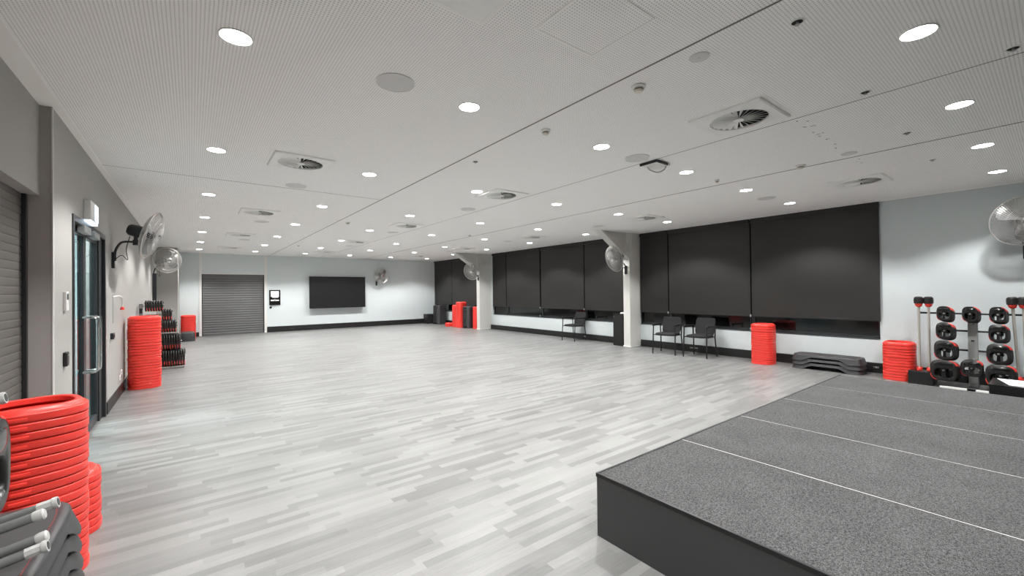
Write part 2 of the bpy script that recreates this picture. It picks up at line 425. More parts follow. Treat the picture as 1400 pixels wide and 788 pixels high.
# ------------------------------------------------------------------ stage
SX0, SX1, SY, SH = 1.965, 6.59, 1.742, .38
st = thing('stage_platform', 'low black stage topped with speckled grey carpet in the right foreground', 'stage', (SX0, SY, 0))
D = lambda mb: mb.xf(Matrix.Translation((-SX0, -SY, 0)))
obj('fascia', D(MB().box(SX0, YB+.02, 0, SX1, SY, SH-.012)), M['fascia'], st, bevel=.003)
xs = [SX0, 2.905, 3.842, 4.780, 5.70, SX1]
for i in range(5):
    a = xs[i] + (.006 if i else .012); b = xs[i+1] - (.006 if i < 4 else .012)
    obj('carpet_panel', D(MB().box(a, YB+.02, SH-.014, b, SY-.012, SH)), M['carpet'], st, smooth=0)
for i in range(1, 5): obj('seam_strip', D(MB().box(xs[i]-.0028, YB+.02, SH-.014, xs[i]+.0028, SY-.012, SH-.001)), M['strip'], st, smooth=0)
obj('edge_trim', D(MB().box(SX0-.003, YB+.02, SH-.02, SX0+.012, SY+.003, SH+.002).box(SX0+.012, SY-.012, SH-.02, SX1, SY+.003, SH+.002)), M['black'], st, smooth=0)

# ------------------------------------------------------------------ downlights
ring = MB().lathe([(.078, 0), (.087, 0), (.089, -.003), (.086, -.006), (.080, -.006), (.076, -.002)], 36, torus=True)
lensm = MB().lathe([(.0779, -.0005), (.0779, -.003), (.05, -.004), (.02, -.0045)], 36)
ORD = ['first', 'second', 'third', 'fourth', 'fifth', 'sixth', 'seventh', 'eighth', 'ninth']
DX = [.21, 1.78, 3.375, 4.99, 6.65, 8.32]
DY = [.49, 2.87, 5.25, 7.65, 9.97, 12.35, 14.73, 17.1]
proto = None
spot = bpy.data.lights.new('downlight_beam', 'SPOT'); spot.energy = 62; spot.spot_size = math.radians(124); spot.spot_blend = .38; spot.shadow_soft_size = .06; spot.color = (1, .996, .985)
for j, y in enumerate(DY):
    for i, x in enumerate(DX):
        if j >= 1 or (j == 0 and i >= 2):
            lab = 'round white ceiling downlight, %s from left wall, %s row from camera' % (ORD[i], ORD[j])
            if proto is None:
                proto = thing('downlight', lab, 'ceiling light', (x, y, H), 0, 'round ceiling downlights')
                obj('trim_ring', ring, M['plastic'], proto); obj('lens', lensm, M['lens'], proto)
                first = (x, y)
            else: dup(proto, (x, y, H), label=lab)
        s = bpy.data.objects.new('downlight_beam', spot); COL.objects.link(s); s.location = (x, y, H-.012)

# ------------------------------------------------------------------ swirl diffusers
def sq(a, n=64):
    out = []
    for k in range(n):
        t = 2*PI*k/n; c, s_ = math.cos(t), math.sin(t); q = a/max(abs(c), abs(s_)); out.append((c*q, s_*q))
    return out
def circ(r, n=64): return [(r*math.cos(2*PI*k/n), r*math.sin(2*PI*k/n)) for k in range(n)]
Z = lambda pts, z: [(x, y, z) for x, y in pts]
fr = MB().loft([Z(sq(.2975), 0), Z(sq(.2975), -.014), Z(sq(.285), -.022), Z(sq(.27), -.020), Z(circ(.232), -.018), Z(circ(.226), -.022), Z(circ(.224), -.001)], torus=True)
vn = MB()
NV = 24
for k in range(NV):
    a = 2*PI*k/NV
    b = MB().add([(.03, .004, -.003), (.222, .020, -.003), (.222, -.010, -.021), (.03, -.004, -.019), (.03, .003, -.0045), (.222, .018, -.0045), (.222, -.012, -.0225), (.03, -.005, -.0205)],
                 [(0,1,2,3), (4,7,6,5), (0,4,5,1), (1,5,6,2), (2,6,7,3), (3,7,4,0)])
    vn.join(b.xf(Matrix.Rotation(a, 4, 'Z')))
vn.join(MB().lathe([(.04, -.022), (.04, -.016), (.034, -.004)], 24))
dproto = None
VX = [('left', 1.0), ('middle', 3.79), ('right', 7.41)]; VY = [1.69, 5.2, 8.8, 12.4, 16.0]
for i, (nm, x) in enumerate(VX):
    for j, y in enumerate(VY):
        xx = .965 if (i, j) == (0, 0) else x + (.0 if i else -.01*j)
        lab = 'square ceiling air diffuser with swirl vanes, %s row, %s from the camera' % (nm, ORD[j])
        yy = y - (.08 if (i, j) == (0, 0) else 0)
        if dproto is None:
            dproto = thing('swirl_diffuser', lab, 'air vent', (xx, yy, H), 0, 'square swirl diffusers')
            obj('frame', fr, M['vane'], dproto); obj('vanes', vn, M['vane'], dproto, smooth=0); obj('plain_surround', MB().box(-.33, -.33, -.0015, .33, .33, 0), M['border'], dproto, smooth=0)
            obj('plenum', MB().lathe([(.224, -.001), (.224, -.0025)], 48), M['plenum'], dproto)
        else: dup(dproto, (xx, yy, H), label=lab)

# ------------------------------------------------------------------ speakers, detectors, sprinklers
sproto = None
SPK = [(1.154, 2.84, 1, 'largest in view, left of the nearest joint'), (1.152, 6.375, 1, 'left side, behind the near diffuser'), (1.15, 9.95, 1, 'left side, third from the camera'),
       (1.15, 13.5, 1, 'left side, fourth from the camera'), (3.99, 2.88, 1, 'beside the ceiling camera bracket'), (3.96, 6.46, 1, 'middle row, second from the camera'),
       (3.96, 10.0, 1, 'middle row, third from the camera'), (3.96, 13.55, 1, 'middle row, farthest'), (7.52, 2.93, 1, 'right row, above the near blinds'),
       (7.5, 6.5, 1, 'right row, near the column haunch'), (7.5, 10.0, 1, 'right row, third from the camera'), (7.5, 13.5, 1, 'right row, farthest')]
for x, y, s_, w in SPK:
    lab = 'round grey ceiling speaker, ' + w
    if sproto is None:
        sproto = thing('ceiling_speaker', lab, 'speaker', (x, y, H), 0, 'round ceiling speakers')
        obj('rim', MB().lathe([(.128, 0), (.134, 0), (.134, -.006), (.128, -.008)], 48, torus=True), M['plastic'], sproto)
        obj('grille', MB().lathe([(.1279, -.0005), (.1279, -.005), (.06, -.008), (.01, -.009)], 48), M['grille'], sproto)
        obj('badge', MB().cbox(0, -.02, -.0088, .035, .008, .002), M['plastic'], sproto)
    else: dup(sproto, (x, y, H), label=lab)
for x, y, r, lab in ((2.585, 1.388, .062, 'small round grey ceiling sensor plate right of the nearest long joint'), (5.796, 1.412, .075, 'small round grey ceiling plate at the end of the patch marks')):
    t = thing('sensor_plate', lab, 'sensor', (x, y, H))
    obj('plate', MB().lathe([(r, 0), (r, -.004), (r*.9, -.007), (.01, -.008)], 36), M['grille'], t)
    obj('sensor_dot', MB().lathe([(.008, -.007), (.008, -.011)], 12), M['plastic'], t)
def smoke(x, y, lab, s=1):
    t = thing('smoke_detector', lab, 'smoke detector', (x, y, H), 0, 'ceiling smoke detectors')
    obj('base', MB().lathe([(.052*s, 0), (.052*s, -.012), (.046*s, -.016), (.02*s, -.016)], 28), M['plastic'], t)
    obj('chamber', MB().lathe([(.032*s, -.014), (.034*s, -.032), (.026*s, -.044), (.008*s, -.046)], 24), M['beige'], t)
    obj('vent_slot', MB().lathe([(.0345*s, -.024), (.0355*s, -.027), (.0345*s, -.030), (.030*s, -.027)], 24, torus=True), M['black'], t)
    return t
smoke(2.596, 1.854, 'white and beige smoke detector, nearest the camera, by the long joint')
smoke(2.605, 2.874, 'white smoke detector, second nearest along the long joint', .85)
smoke(5.86, 1.9, 'white smoke detector on the joint above the near blinds')
smoke(2.62, 9.1, 'small white smoke detector far along the left joint', .9)
smoke(5.80, 9.40, 'small white smoke detector far along the right joint', .8)
smoke(5.69, 2.83, 'small white detector left of the joint above the near blinds', .6)
smoke(2.62, 14.2, 'small white smoke detector farthest along the left joint', .8)
def sprk(x, y, lab):
    t = thing('sprinkler', lab, 'sprinkler', (x, y, H), 0, 'recessed ceiling sprinklers')
    obj('cup', MB().lathe([(.030, 0), (.036, 0), (.036, -.003), (.028, -.004)], 24, torus=True), M['plastic'], t)
    obj('recess', MB().lathe([(.0279, -.0004), (.0279, -.0016)], 24), M['plenum'], t)
    obj('deflector', MB().lathe([(.006, -.001), (.006, -.014), (.014, -.016), (.014, -.018)], 16), M['satin'], t)
sprk(2.689, .877, 'dark recessed sprinkler beside the long joint near the top edge')
sprk(4.076, .889, 'dark recessed sprinkler just above the nearer swirl diffuser joint')
sprk(4.085, .167, 'dark recessed sprinkler at the right edge of the picture')
sprk(5.491, .889, 'dark recessed sprinkler between the right pair of large downlights')
sprk(2.582, 4.043, 'faint recessed sprinkler midway along the long joint')
sprk(6.9, .9, 'faint recessed sprinkler above the nearest right diffuser')
# access hatch in the ceiling
hatch = thing('access_hatch', 'square perforated access hatch in the ceiling near the top edge', 'hatch', (1.785, 1.56, H))
obj('hatch_panel', MB().box(-.225, -.22, -.003, .225, .22, 0), M['ceiling'], hatch, smooth=0)
obj('hatch_rim', MB().box(-.235, -.23, -.004, -.226, .23, 0).box(.226, -.23, -.004, .235, .23, 0).box(-.226, -.23, -.004, .226, -.221, 0).box(-.226, .221, -.004, .226, .23, 0), M['border'], hatch, smooth=0)
# bracket on the ceiling
cb = thing('ceiling_bracket', 'white ceiling bracket with black edge and curved hook beside a round speaker', 'bracket', (4.33, 2.88, H))
obj('bracket_plate', MB().box(-.12, -.10, -.03, .16, .12, 0), M['plastic'], cb, bevel=.004)
obj('edge_strip', MB().box(-.127, -.10, -.034, -.12, .12, -.004).box(-.127, -.107, -.034, .10, -.10, -.004), M['black'], cb, smooth=0)
obj('hook', MB().tube(curve([(-.02, .10, -.02), (.0, .06, -.07), (.05, .0, -.10), (.10, -.05, -.075), (.12, -.07, -.03)], 6), .007, 8), M['satin'], cb)

# ------------------------------------------------------------------ wall fans
def basis(d):
    d = Vector(d).normalized(); up = Vector((0, 0, 1)); x = up.cross(d).normalized(); y = d.cross(x)
    return Matrix((x, y, d)).transposed().to_4x4()
def fan(label, wallpt, wn, center, d, tall=False, post=None, phase=0):
    """wallpt: bracket centre on the wall, wn: wall normal, center: middle of the guard, d: where the fan blows"""
    t = thing('wall_fan', label, 'fan', wallpt, 0, 'chrome caged wall fans')
    W = Vector(wallpt); C = Vector(center) - W; n = Vector(wn); d = Vector(d).normalized()
    MM = Matrix.Translation(C) @ basis(d)
    R = .335
    def dome(sign, name):
        g = MB(); prof = [(.055, .085), (.12, .083), (.20, .072), (.27, .05), (.315, .02), (R, 0)]
        N = 72
        for k in range(N):
            a = 2*PI*k/N; tw = .35 if sign > 0 else 0
            pts = [(r*math.cos(a + tw*(1-r/R)), r*math.sin(a + tw*(1-r/R)), sign*z) for r, z in prof]
            g.tube(pts, .0024, 4, False)
        for r, z in ((.12, .084), (.20, .073), (.27, .051)):
            g.tube([(r*math.cos(2*PI*k/40), r*math.sin(2*PI*k/40), sign*z) for k in range(41)], .0028, 4, False)
        return obj(name, g.xf(MM), M['wire'], t)
    gf = dome(1, 'front_guard'); dome(-1, 'rear_guard')
    obj('guard_rim', MB().tube([(R*math.cos(2*PI*k/56), R*math.sin(2*PI*k/56), 0) for k in range(57)], .009, 8, False).xf(MM), M['wire'], t)
    obj('guard_badge', MB().lathe([(.052, .082), (.055, .088), (.045, .094), (.01, .096)], 28).xf(MM), M['chrome'], gf)
    for k in range(3):
        a0 = phase + 2*PI*k/3; rings = []
        for i in range(9):
            u = i/8; r = .045 + .245*u; wd = (.20 + .62*math.sin(PI*min(1, .25+.62*u)))*(.5 if u > .97 else 1)
            a = a0 + .35*u; tilt = .034*(1-.35*u); ring_ = []
            for s_ in (-1, -.33, .33, 1):
                aa = a + s_*wd*.5; ring_.append((r*math.cos(aa), r*math.sin(aa), s_*tilt + .004*(1-s_*s_)))
            for s_ in (1, .33, -.33, -1):
                aa = a + s_*wd*.5; ring_.append((r*math.cos(aa), r*math.sin(aa), s_*tilt + .004*(1-s_*s_) - .003))
            rings.append(ring_)
        obj('blade', MB().loft(rings).xf(MM), M['blade'], t)
    obj('hub', MB().lathe([(.05, -.04), (.055, .0), (.045, .03), (.015, .045)], 24).xf(MM), M['frame'], t)
    obj('motor', MB().lathe([(.02, -.27), (.062, -.262), (.08, -.235), (.085, -.16), (.078, -.10), (.055, -.088)], 28).xf(MM), M['frame'], t)
    Mo = C - d*.18; yoke = Mo + Vector((0, 0, -.155))
    obj('yoke', MB().tube([Mo + Vector((0, 0, -.06)), yoke], .022, 12).join(MB().tube([yoke + Vector((0, 0, -.045)), yoke + Vector((0, 0, .03))], .034, 14)), M['frame'], t)
    hz = Vector((yoke.x, yoke.y, 0)); pts = curve([n*.03 + Vector((0, 0, -.02)), n*.035 + Vector((0, 0, max(.03, yoke.z*.45))), hz*.25 + n*.02 + Vector((0, 0, yoke.z*.88)), hz*.55 + Vector((0, 0, yoke.z*1.0)), yoke], 8)
    obj('arm', MB().tube(pts, .015, 10), M['frame'], t)
    side = n.cross(Vector((0, 0, 1)))
    h2 = .34 if tall else .1; hb = -.68 if tall else -.12
    br_ = MB().box(0, -.045 if tall else -.035, hb, .09 if tall else .03, .045 if tall else .035, h2 if not tall else .08)
    RZ = Matrix((n, side*-1, Vector((0, 0, 1)))).transposed().to_4x4()
    obj('wall_bracket', br_.xf(RZ), M['frame'], t, bevel=.004)
    cord = curve([Mo + Vector((0, 0, -.08)) - n*.06, (Mo + n*.0)*.6 + Vector((0, 0, -.10)), n*.16 + Vector((0, 0, .0)), n*.10 + Vector((0, 0, .06)), n*.03], 7)
    obj('cord', MB().tube(cord, .005, 6), M['black'], t)
    return t
fan('chrome caged wall fan on a curved arm beside the glass door, nearest on left', (XL, 7.84, 1.99), (1, 0, 0), (-.44, 7.76, 2.34), (1, -.16, -.30), phase=.4)
fan('chrome caged wall fan on a tall black wall post above the left weight rack', (XL, 15.3, 2.02), (1, 0, 0), (-.515, 14.78, 2.44), (.45, -.85, -.05), tall=True, phase=1.1)
fan('chrome caged wall fan on the far blue wall right of the television', (6.62, YF, 1.93), (0, -1, 0), (6.72, 18.34, 2.26), (.05, -1, -.12), phase=.6)
fan('chrome caged wall fan on the nearer cream column', (9.09, 6.95, 2.03), (-1, 0, 0), (8.66, 6.99, 2.302), (-.95, .22, -.27), phase=.2)
fan('chrome caged wall fan on the farther cream column', (8.99, 13.95, 2.05), (-1, 0, 0), (8.62, 13.84, 2.285), (-.8, -.5, -.18), phase=.9)
fan('chrome caged wall fan at right picture edge above the weight rack', (XR, .30, 2.0), (-1, 0, 0), (9.06, .30, 2.385), (-.9, -.35, -.22), phase=.3)

# ------------------------------------------------------------------ step risers (red) and step decks (charcoal)
def sup(a, b, e, n=56):
    out = []
    for k in range(n):
        t = 2*PI*k/n; c, s_ = math.cos(t), math.sin(t)
        out.append((a*math.copysign(abs(c)**(2/e), c), b*math.copysign(abs(s_)**(2/e), s_)))
    return out
RP = .0457
prof = [(.0015, 0), (0, .003), (0, .0355), (.002, .038), (.0125, .0385), (.0145, .044), (.026, .0595), (.031, .062), (.050, .062), (.055, .058), (.057, .034), (.052, .034), (.050, .057), (.031, .0575), (.0265, .054), (.0185, .042), (.0165, .0345), (.005, .0335), (.0045, 0)]
rm = MB().loft([Z(sup(.210-o, .200-o, 2.7), z) for o, z in prof], torus=True)
riser0 = [None]
def grip_mesh(a):
    g = MB(); pts = []
    base = sup(.2125, .2025, 2.7, 360); k0 = int(a/(2*PI)*360)
    idx = [(k0+i) % 360 for i in range(-9, 10)]
    r1 = [(base[i][0], base[i][1]) for i in idx]; n = len(r1)
    def row(sc, z): return [(x*sc, y*sc, z) for x, y in r1]
    g.loft([row(.985, .006), row(1.006, .006), row(1.010, .010), row(1.003, .022), row(.985, .024)], cap0=False, cap1=False, closed=False)
    return g
def riser_stack(x, y, n, where, rot=0, z0=0, grips=False, jitter=.003):
    for k in range(n):
        pos_ = 'bottom' if k == 0 else ('topmost' if k == n-1 else '%s from the floor' % (ORD[k] if k < 9 else num(k+1)))
        lab = 'red oval plastic step riser, %s, %s' % (pos_, where)
        j = (x + random.uniform(-jitter, jitter), y + random.uniform(-jitter, jitter), z0 + k*RP)
        r = rot + random.uniform(-.03, .03) + (PI if random.random() < .5 else 0)
        if riser0[0] is None:
            t = thing('step_riser', lab, 'step riser', j, r, 'red step risers ' + where)
            obj('ring', rm, M['red'], t)
            for a in (.6, .6+PI): obj('grip', grip_mesh(a), M['red'], t, smooth=50)
            for a in (-PI/2-.25, PI/2-.25): obj('grip', grip_mesh(a % (2*PI)), M['red'], t, smooth=50)
            riser0[0] = t
        else: dup(riser0[0], j, (0, 0, r), lab, 'red step risers ' + where)
def num(n):
    base = {10:'tenth',11:'eleventh',12:'twelfth',13:'thirteenth',14:'fourteenth',15:'fifteenth',16:'sixteenth',17:'seventeenth',18:'eighteenth',19:'nineteenth',20:'twentieth'}
    if n in base: return base[n]
    if 21 <= n < 30: return 'twenty-' + ORD[n-21]
    return 'thirtieth'
riser_stack(-.683, 3.35, 20, 'near left foreground stack', .35)
riser_stack(-.69, 3.86, 8, 'low stack hidden behind the foreground stack', .2)
riser_stack(-.61, 9.10, 25, 'tall stack left of the left-wall rack', .1)
riser_stack(9.10, 3.64, 17, 'stack under the near blinds', .0)
riser_stack(9.16, 1.62, 13, 'stack beside the right weight rack', .0)
riser_stack(-.09, 18.15, 17, 'stack by the far roller door', .0)
riser_stack(8.99, 15.30, 23, 'tallest stack by the far column', .0)
riser_stack(9.06, 15.74, 20, 'second tallest stack by the far blinds', .0)
riser_stack(8.95, 16.18, 3, 'low pile before the far blinds', .0)
riser_stack(9.20, 14.31, 19, 'stack touching the farther column', .0)

# deck
DA, DBb, DN = .505, .195, 88
def deck_ring(off, z=None, sk=0, base=.12):
    out = []
    for x, y in sup(DA+off, DBb+off, 5.5, DN):
        if sk == 0: out.append((x, y, z))
        else:
            u = min(1, abs(x)/(DA*.98)); ends = min(1, max(0, (u-.38)/.30)); ends = ends*ends*(3-2*ends)
            depth = .046 + .070*ends
            k = depth*.20 + (.007 if depth > .1 else .003)
            # push outwards with depth
            l = math.hypot(x/DA, y/DBb); s_ = k + (-.005 if sk == 2 else 0)
            out.append((x*(1+s_/DA), y*(1+s_/DBb), base-depth + .001))
    return out
dm = MB().loft([deck_ring(-.03, .12), deck_ring(-.008, .118), deck_ring(0, .110), deck_ring(.003, .094), deck_ring(0, sk=1), deck_ring(-.006, sk=2), deck_ring(-.008, .094), deck_ring(-.012, .104), deck_ring(-.03, .108)])
DPZ = .076
deck0 = [None]
def deck_stack(x, y, n, where, rz, z0=0, drift=(0, 0), cat='step deck', scale=None):
    for k in range(n):
        pos_ = 'bottom' if k == 0 else ('topmost' if k == n-1 else '%s from the bottom' % (ORD[k] if k < 9 else num(k+1)))
        lab = 'charcoal plastic step deck, %s, %s' % (pos_, where)
        loc = (x + drift[0]*k + random.uniform(-.002, .002), y + drift[1]*k + random.uniform(-.002, .002), z0 + k*DPZ)
        if deck0[0] is None:
            t = thing('step_deck', lab, cat, loc, rz, 'charcoal step decks ' + where)
            obj('platform', dm, M['deck'], t, smooth=50)
            mt = obj('grip_mat', MB().loft([Z(sup(.465, .155, 5), .119), Z(sup(.465, .155, 5), .1215), Z(sup(.46, .15, 5), .122)]), M['mat'], t)
            obj('mat_border', MB().loft([Z(sup(.469, .159, 5), .1185), Z(sup(.469, .159, 5), .1212), Z(sup(.4655, .1555, 5), .1212), Z(sup(.4655, .1555, 5), .1185)], torus=True), M['matred'], t)
            deck0[0] = t
        else: dup(deck0[0], loc, (0, 0, rz), lab, 'charcoal step decks ' + where, scale=scale)
deck_stack(-.592, 2.29, 7, 'pile in the left foreground', PI/2, drift=(-.003, -.004))
deck_stack(9.20, 2.60, 3, 'low pile under the near blinds', PI/2)
deck_stack(-.10, 17.35, 3, 'low pile before the far left red stack', PI/2, scale=(.8, .9, 1))
deck_stack(9.20, 17.64, 11, 'tall pile in the far right corner', PI/2, scale=(.58, 1, 1))
deck_stack(9.08, 14.80, 11, 'tall pile beside the farther column', PI/2, scale=(.48, .95, 1))

# ------------------------------------------------------------------ weight plates, bars and racks
def plate_parts(t, s, hr):
    w, h_, th = .5*s, .5*s*hr, .034
    def band(so, z): return [(x, y, z) for x, y in sup(w*so, h_*so, 3.2, 48)]
    def hole(k, z): return [(x, y - h_*.26, z) for x, y in sup(w*.68*k, h_*.44*k, 3.0, 48)]
    body = MB().loft([band(.94, -th/2), band(1, -th*.25), band(1, th*.25), band(.94, th/2), hole(1.06, th/2), hole(1, th*.3), hole(1, -th*.3), hole(1.06, -th/2)], torus=True)
    B_ = Matrix(((0, 0, 1, 0), (1, 0, 0, 0), (0, 1, 0, 0), (0, 0, 0, 1)))      # local plate plane -> y,z ; normal x
    obj('body', body.xf(B_), M['rubber'], t, smooth=50)
    hub = MB().add([(-.18*w, -h_*.78, -th*.45), (.18*w, -h_*.78, -th*.45), (.12*w, 0, -th*.45), (.24*w, h_*.5, -th*.45), (-.24*w, h_*.5, -th*.45), (-.12*w, 0, -th*.45),
                    (-.18*w, -h_*.78, th*.45), (.18*w, -h_*.78, th*.45), (.12*w, 0, th*.45), (.24*w, h_*.5, th*.45), (-.24*w, h_*.5, th*.45), (-.12*w, 0, th*.45)],
                   [(0,5,4,3,2,1), (6,7,8,9,10,11)] + [(i, (i+1) % 6, (i+1) % 6 + 6, i+6) for i in range(6)])
    hub.join(MB().lathe([(.026, -th*.52), (.030, -th*.3), (.030, th*.3), (.026, th*.52)], 20))
    obj('hub', hub.xf(B_), M['gloss'], t)
    fc = MB()
    for sg in (-1, 1):
        fc.loft([[(x, y + h_*.52, sg*z) for x, y in sup(w*.70*k, h_*.28*k, 2.6, 32)] for k, z in ((1, th*.44), (.93, th*.62), (.7, th*.78), (.35, th*.86), (.05, th*.88))])
    obj('highlight_dome', fc.xf(B_), M['gloss'], t)  # glossy bulges added so lamp reflections show on the upper face
    for a0 in (.45, PI+.45):
        rows = []
        for i in range(9):
            a = a0 - (.1 if a0 < 1 else .25) + (.95 if a0 < 1 else 1.0)*i/8; c, s_ = math.cos(a), math.sin(a); e = 3.2
            x = w*math.copysign(abs(c)**(2/e), c); y = h_*math.copysign(abs(s_)**(2/e), s_)
            fz = 1 if a0 < 1 else .0
            rows.append([(x*1.008, y*1.008, th*.20), (x*1.008, y*1.008, th*.36), (x*.94, y*.94, th*.52), (x*.94, y*.94, th*.20)])
        obj('edge_accent', MB().loft(rows).xf(B_), M['redk'], t)
PPROTO = {}
def plate(s, loc, rz, lab, group, tilt=0, hr=1.05):
    key = (round(s, 3), hr)
    if key not in PPROTO:
        t = thing('weight_plate', lab, 'weight plate', loc, rz, group); plate_parts(t, s, hr); PPROTO[key] = t
        t.rotation_euler = (tilt, 0, rz); return t
    return dup(PPROTO[key], loc, (tilt, 0, rz), lab, group)

# right rack -------------------------------------------------
RY = .80
rack = thing('weight_rack', 'grey steel weight rack with black pegs against the right wall', 'rack', (9.10, RY, 0))
obj('post', MB().box(-.035, -.05, 0, .035, .05, 1.06), M['satin'], rack, bevel=.006)
ob = MB().box(-.30, -.045, .0, .22, .045, .035)
obj('foot', ob, M['frame'], rack, bevel=.004)
obj('base_bar', MB().box(-.30, -.18, 0, -.27, .32, .030), M['plastic'], rack, bevel=.004)  # polished bar coloured white to stand for its bright reflection
TI = [(1.09, .26, .158), (.835, .26, .180), (.55, .26, .225), (.25, .275, .285)]
HRT = [1.36, 1.36, 1.25, 1.08]
for i, (z, dy, s) in enumerate(TI):
    sp = .56 if i == 0 else dy+.03
    obj('cross_arm', MB().tube([(0, -sp + (.06 if i == 0 else 0), z), (0, sp, z)], .014, 12), M['black'], rack)
    ys = [-dy, 0, dy] if i in (0,) else [-dy, dy]
    if i == 3: ys = [-dy, dy]
    for y in ys:
        obj('peg', MB().tube([(.0, y, z-.02), (-.31, y, z+.012)], .0125, 12), M['chrome'], rack)
obj('peg', MB().tube([(.0, 0, .30), (-.24, 0, .32)], .0125, 12), M['chrome'], rack)
for z in (.95, .70, .42): obj('knob', MB().lathe([(.008, 0), (.014, .004), (.016, .012), (.008, .018)], 16).xf(Matrix.Translation((-.035, 0, z)) @ Matrix.Rotation(-PI/2, 4, 'Y')), M['chrome'], rack)
side = {-1: 'nearer right', 0: 'centre', 1: 'left'}
tiern = ['top', 'second', 'third', 'lowest']
for i, (z, dy, s) in enumerate(TI):
    for sg in ((1, 0, -1) if i == 0 else (1, -1)):
        for k in range(6):
            lab = 'black weight plate, %s from front, %s tier %s peg, right-wall rack' % (ORD[k], tiern[i], {-1: 'right', 0: 'centre', 1: 'left'}[sg])
            x = 8.815+.045*k
            plate(s, (x, RY+sg*dy-.002*k, z+.010-.007*k), PI, lab, 'weight plates on the right-wall rack', 0, HRT[i])
for k in range(3):
    plate(.225, (8.88+.04*k, RY, .315), PI, 'black weight plate, %s from front, on the low centre peg of right-wall rack' % ORD[k], 'weight plates on the right-wall rack')
# tray and standing bars
def tray(y0, y1, lab):
    t = thing('bar_tray', lab, 'tray', (9.02, (y0+y1)/2, 0)); w = (y1-y0)/2
    obj('tray_body', MB().box(-.17, -w, 0, .17, w, .015).box(-.17, -w, .015, -.15, w, .20).box(.15, -w, .015, .17, w, .20).box(-.15, -w, .015, .15, -w+.02, .20).box(-.15, w-.02, .015, .15, w, .20), M['black'], t, bevel=.003)
    obj('tray_insert', MB().box(-.149, -w+.021, .17, .149, w-.021, .192), M['rubber'], t)
tray(1.19, 1.47, 'black tray holding upright bars, between red stack and right-wall rack'); tray(.22, .47, 'black tray holding upright bars at right end of right-wall rack')
bproto = [None]
def bar(x, y, lab, tx=0, ty=0):
    if bproto[0] is None:
        t = thing('barbell_bar', lab, 'exercise bar', (x, y, .20), 0, 'upright exercise bars by the right-wall rack')
        obj('shaft', MB().tube([(0, 0, .0), (0, 0, 1.03)], .0155, 14), M['barm'], t)
        obj('foot_collar', MB().lathe([(.018, 0), (.032, .004), (.034, .03), (.022, .05), (.014, .054)], 20), M['red'], t)
        obj('collar', MB().lathe([(.02, .985), (.034, .995), (.046, 1.03), (.046, 1.045), (.02, 1.046)], 20), M['redk'], t)
        obj('end_cap', MB().lathe([(.046, 1.035), (.056, 1.042), (.058, 1.09), (.054, 1.125), (.038, 1.142), (.01, 1.145)], 24), M['rubber'], t)
        bproto[0] = t; t.rotation_euler = (tx, ty, 0)
    else:
        dup(bproto[0], (x, y, .20), (tx, ty, 0), lab)
U = 'upright steel bar with black and red end, '
bar(8.98, 1.355, U+'leftmost, beside the red stack', 0, 0)
bar(8.98, 1.245, U+'second from the red stack', .0, 0)
bar(9.12, 1.377, U+'behind the leftmost bar', 0, 0); bar(9.12, 1.265, U+'just behind the second one', 0, 0)
bar(8.98, .37, U+'left one at the rack end', -.045, 0)
bar(8.98, .30, U+'rightmost at the picture edge', -.02, 0); 
# black box with white sheet
bx = thing('equipment_box', 'low black equipment box with glossy white sheet on top behind the stage', 'box', (7.05, .13, 0))
obj('box_body', MB().box(-.25, -.36, 0, .25, .36, .43), M['black'], bx, bevel=.006)
obj('box_lid', MB().box(-.255, -.365, .43, .255, .365, .445), M['gloss'], bx, bevel=.003)
tag(obj('white_sheet', MB().add([(6.86, .35, .4462), (7.27, .46, .4462), (7.27, -.2, .4462), (6.86, -.2, .4462), (6.86, .35, .448), (7.27, .46, .448), (7.27, -.2, .448), (6.86, -.2, .448)], [(0,3,2,1), (4,5,6,7), (0,1,5,4), (1,2,6,5), (2,3,7,6), (3,0,4,7)]), M['paper'], smooth=0), 'white sheet lying on the black equipment box behind the stage', 'paper')

# left rack ---------------------------------------------------
LYr = 11.2
lr = thing('weight_rack', 'grey weight rack loaded with black and red plates on left wall', 'rack', (-.72, LYr, 0))
vs = MB().box(-.11, -.05, .0, -.06, .05, 1.32)
obj('post', vs, M['frame'], lr, bevel=.005)
obj('foot', MB().box(-.10, -.22, 0, .60, -.14, .04).box(-.10, .14, 0, .60, .22, .04).box(-.06, -.14, 0, .04, .14, .04), M['steel'], lr, bevel=.004)
LT = [(1.27, .02, .26, .215, 7), (1.09, .2, .40, .225, 4), (.85, .10, .47, .25, 9), (.53, .06, .54, .32, 12), (.20, .04, .61, .34, 14)]
for i, (z, a, b, s, n) in enumerate(LT):
    obj('peg', MB().tube([(-.07, 0, z), (b+.02, 0, z+.012)], .0125, 12), M['chrome'], lr)
    obj('peg_bracket', MB().box(-.115, -.06, z-.04, -.055, .06, z+.04), M['steel'], lr, bevel=.004)
    for k in range(n):
        x = -.72 + b - .02 - k*.0405
        if x < -.72 + (-.035 if i == 0 else .0): 
            break
        lab = 'black weight plate with red edge, %s from the room side, %s tier, left-wall rack' % (ORD[k] if k < 9 else num(k+1), ['top', 'second', 'middle', 'fourth', 'lowest'][i])
        plate(s, (x, LYr, z+.008), 0, lab, 'weight plates on the left-wall rack', 0)

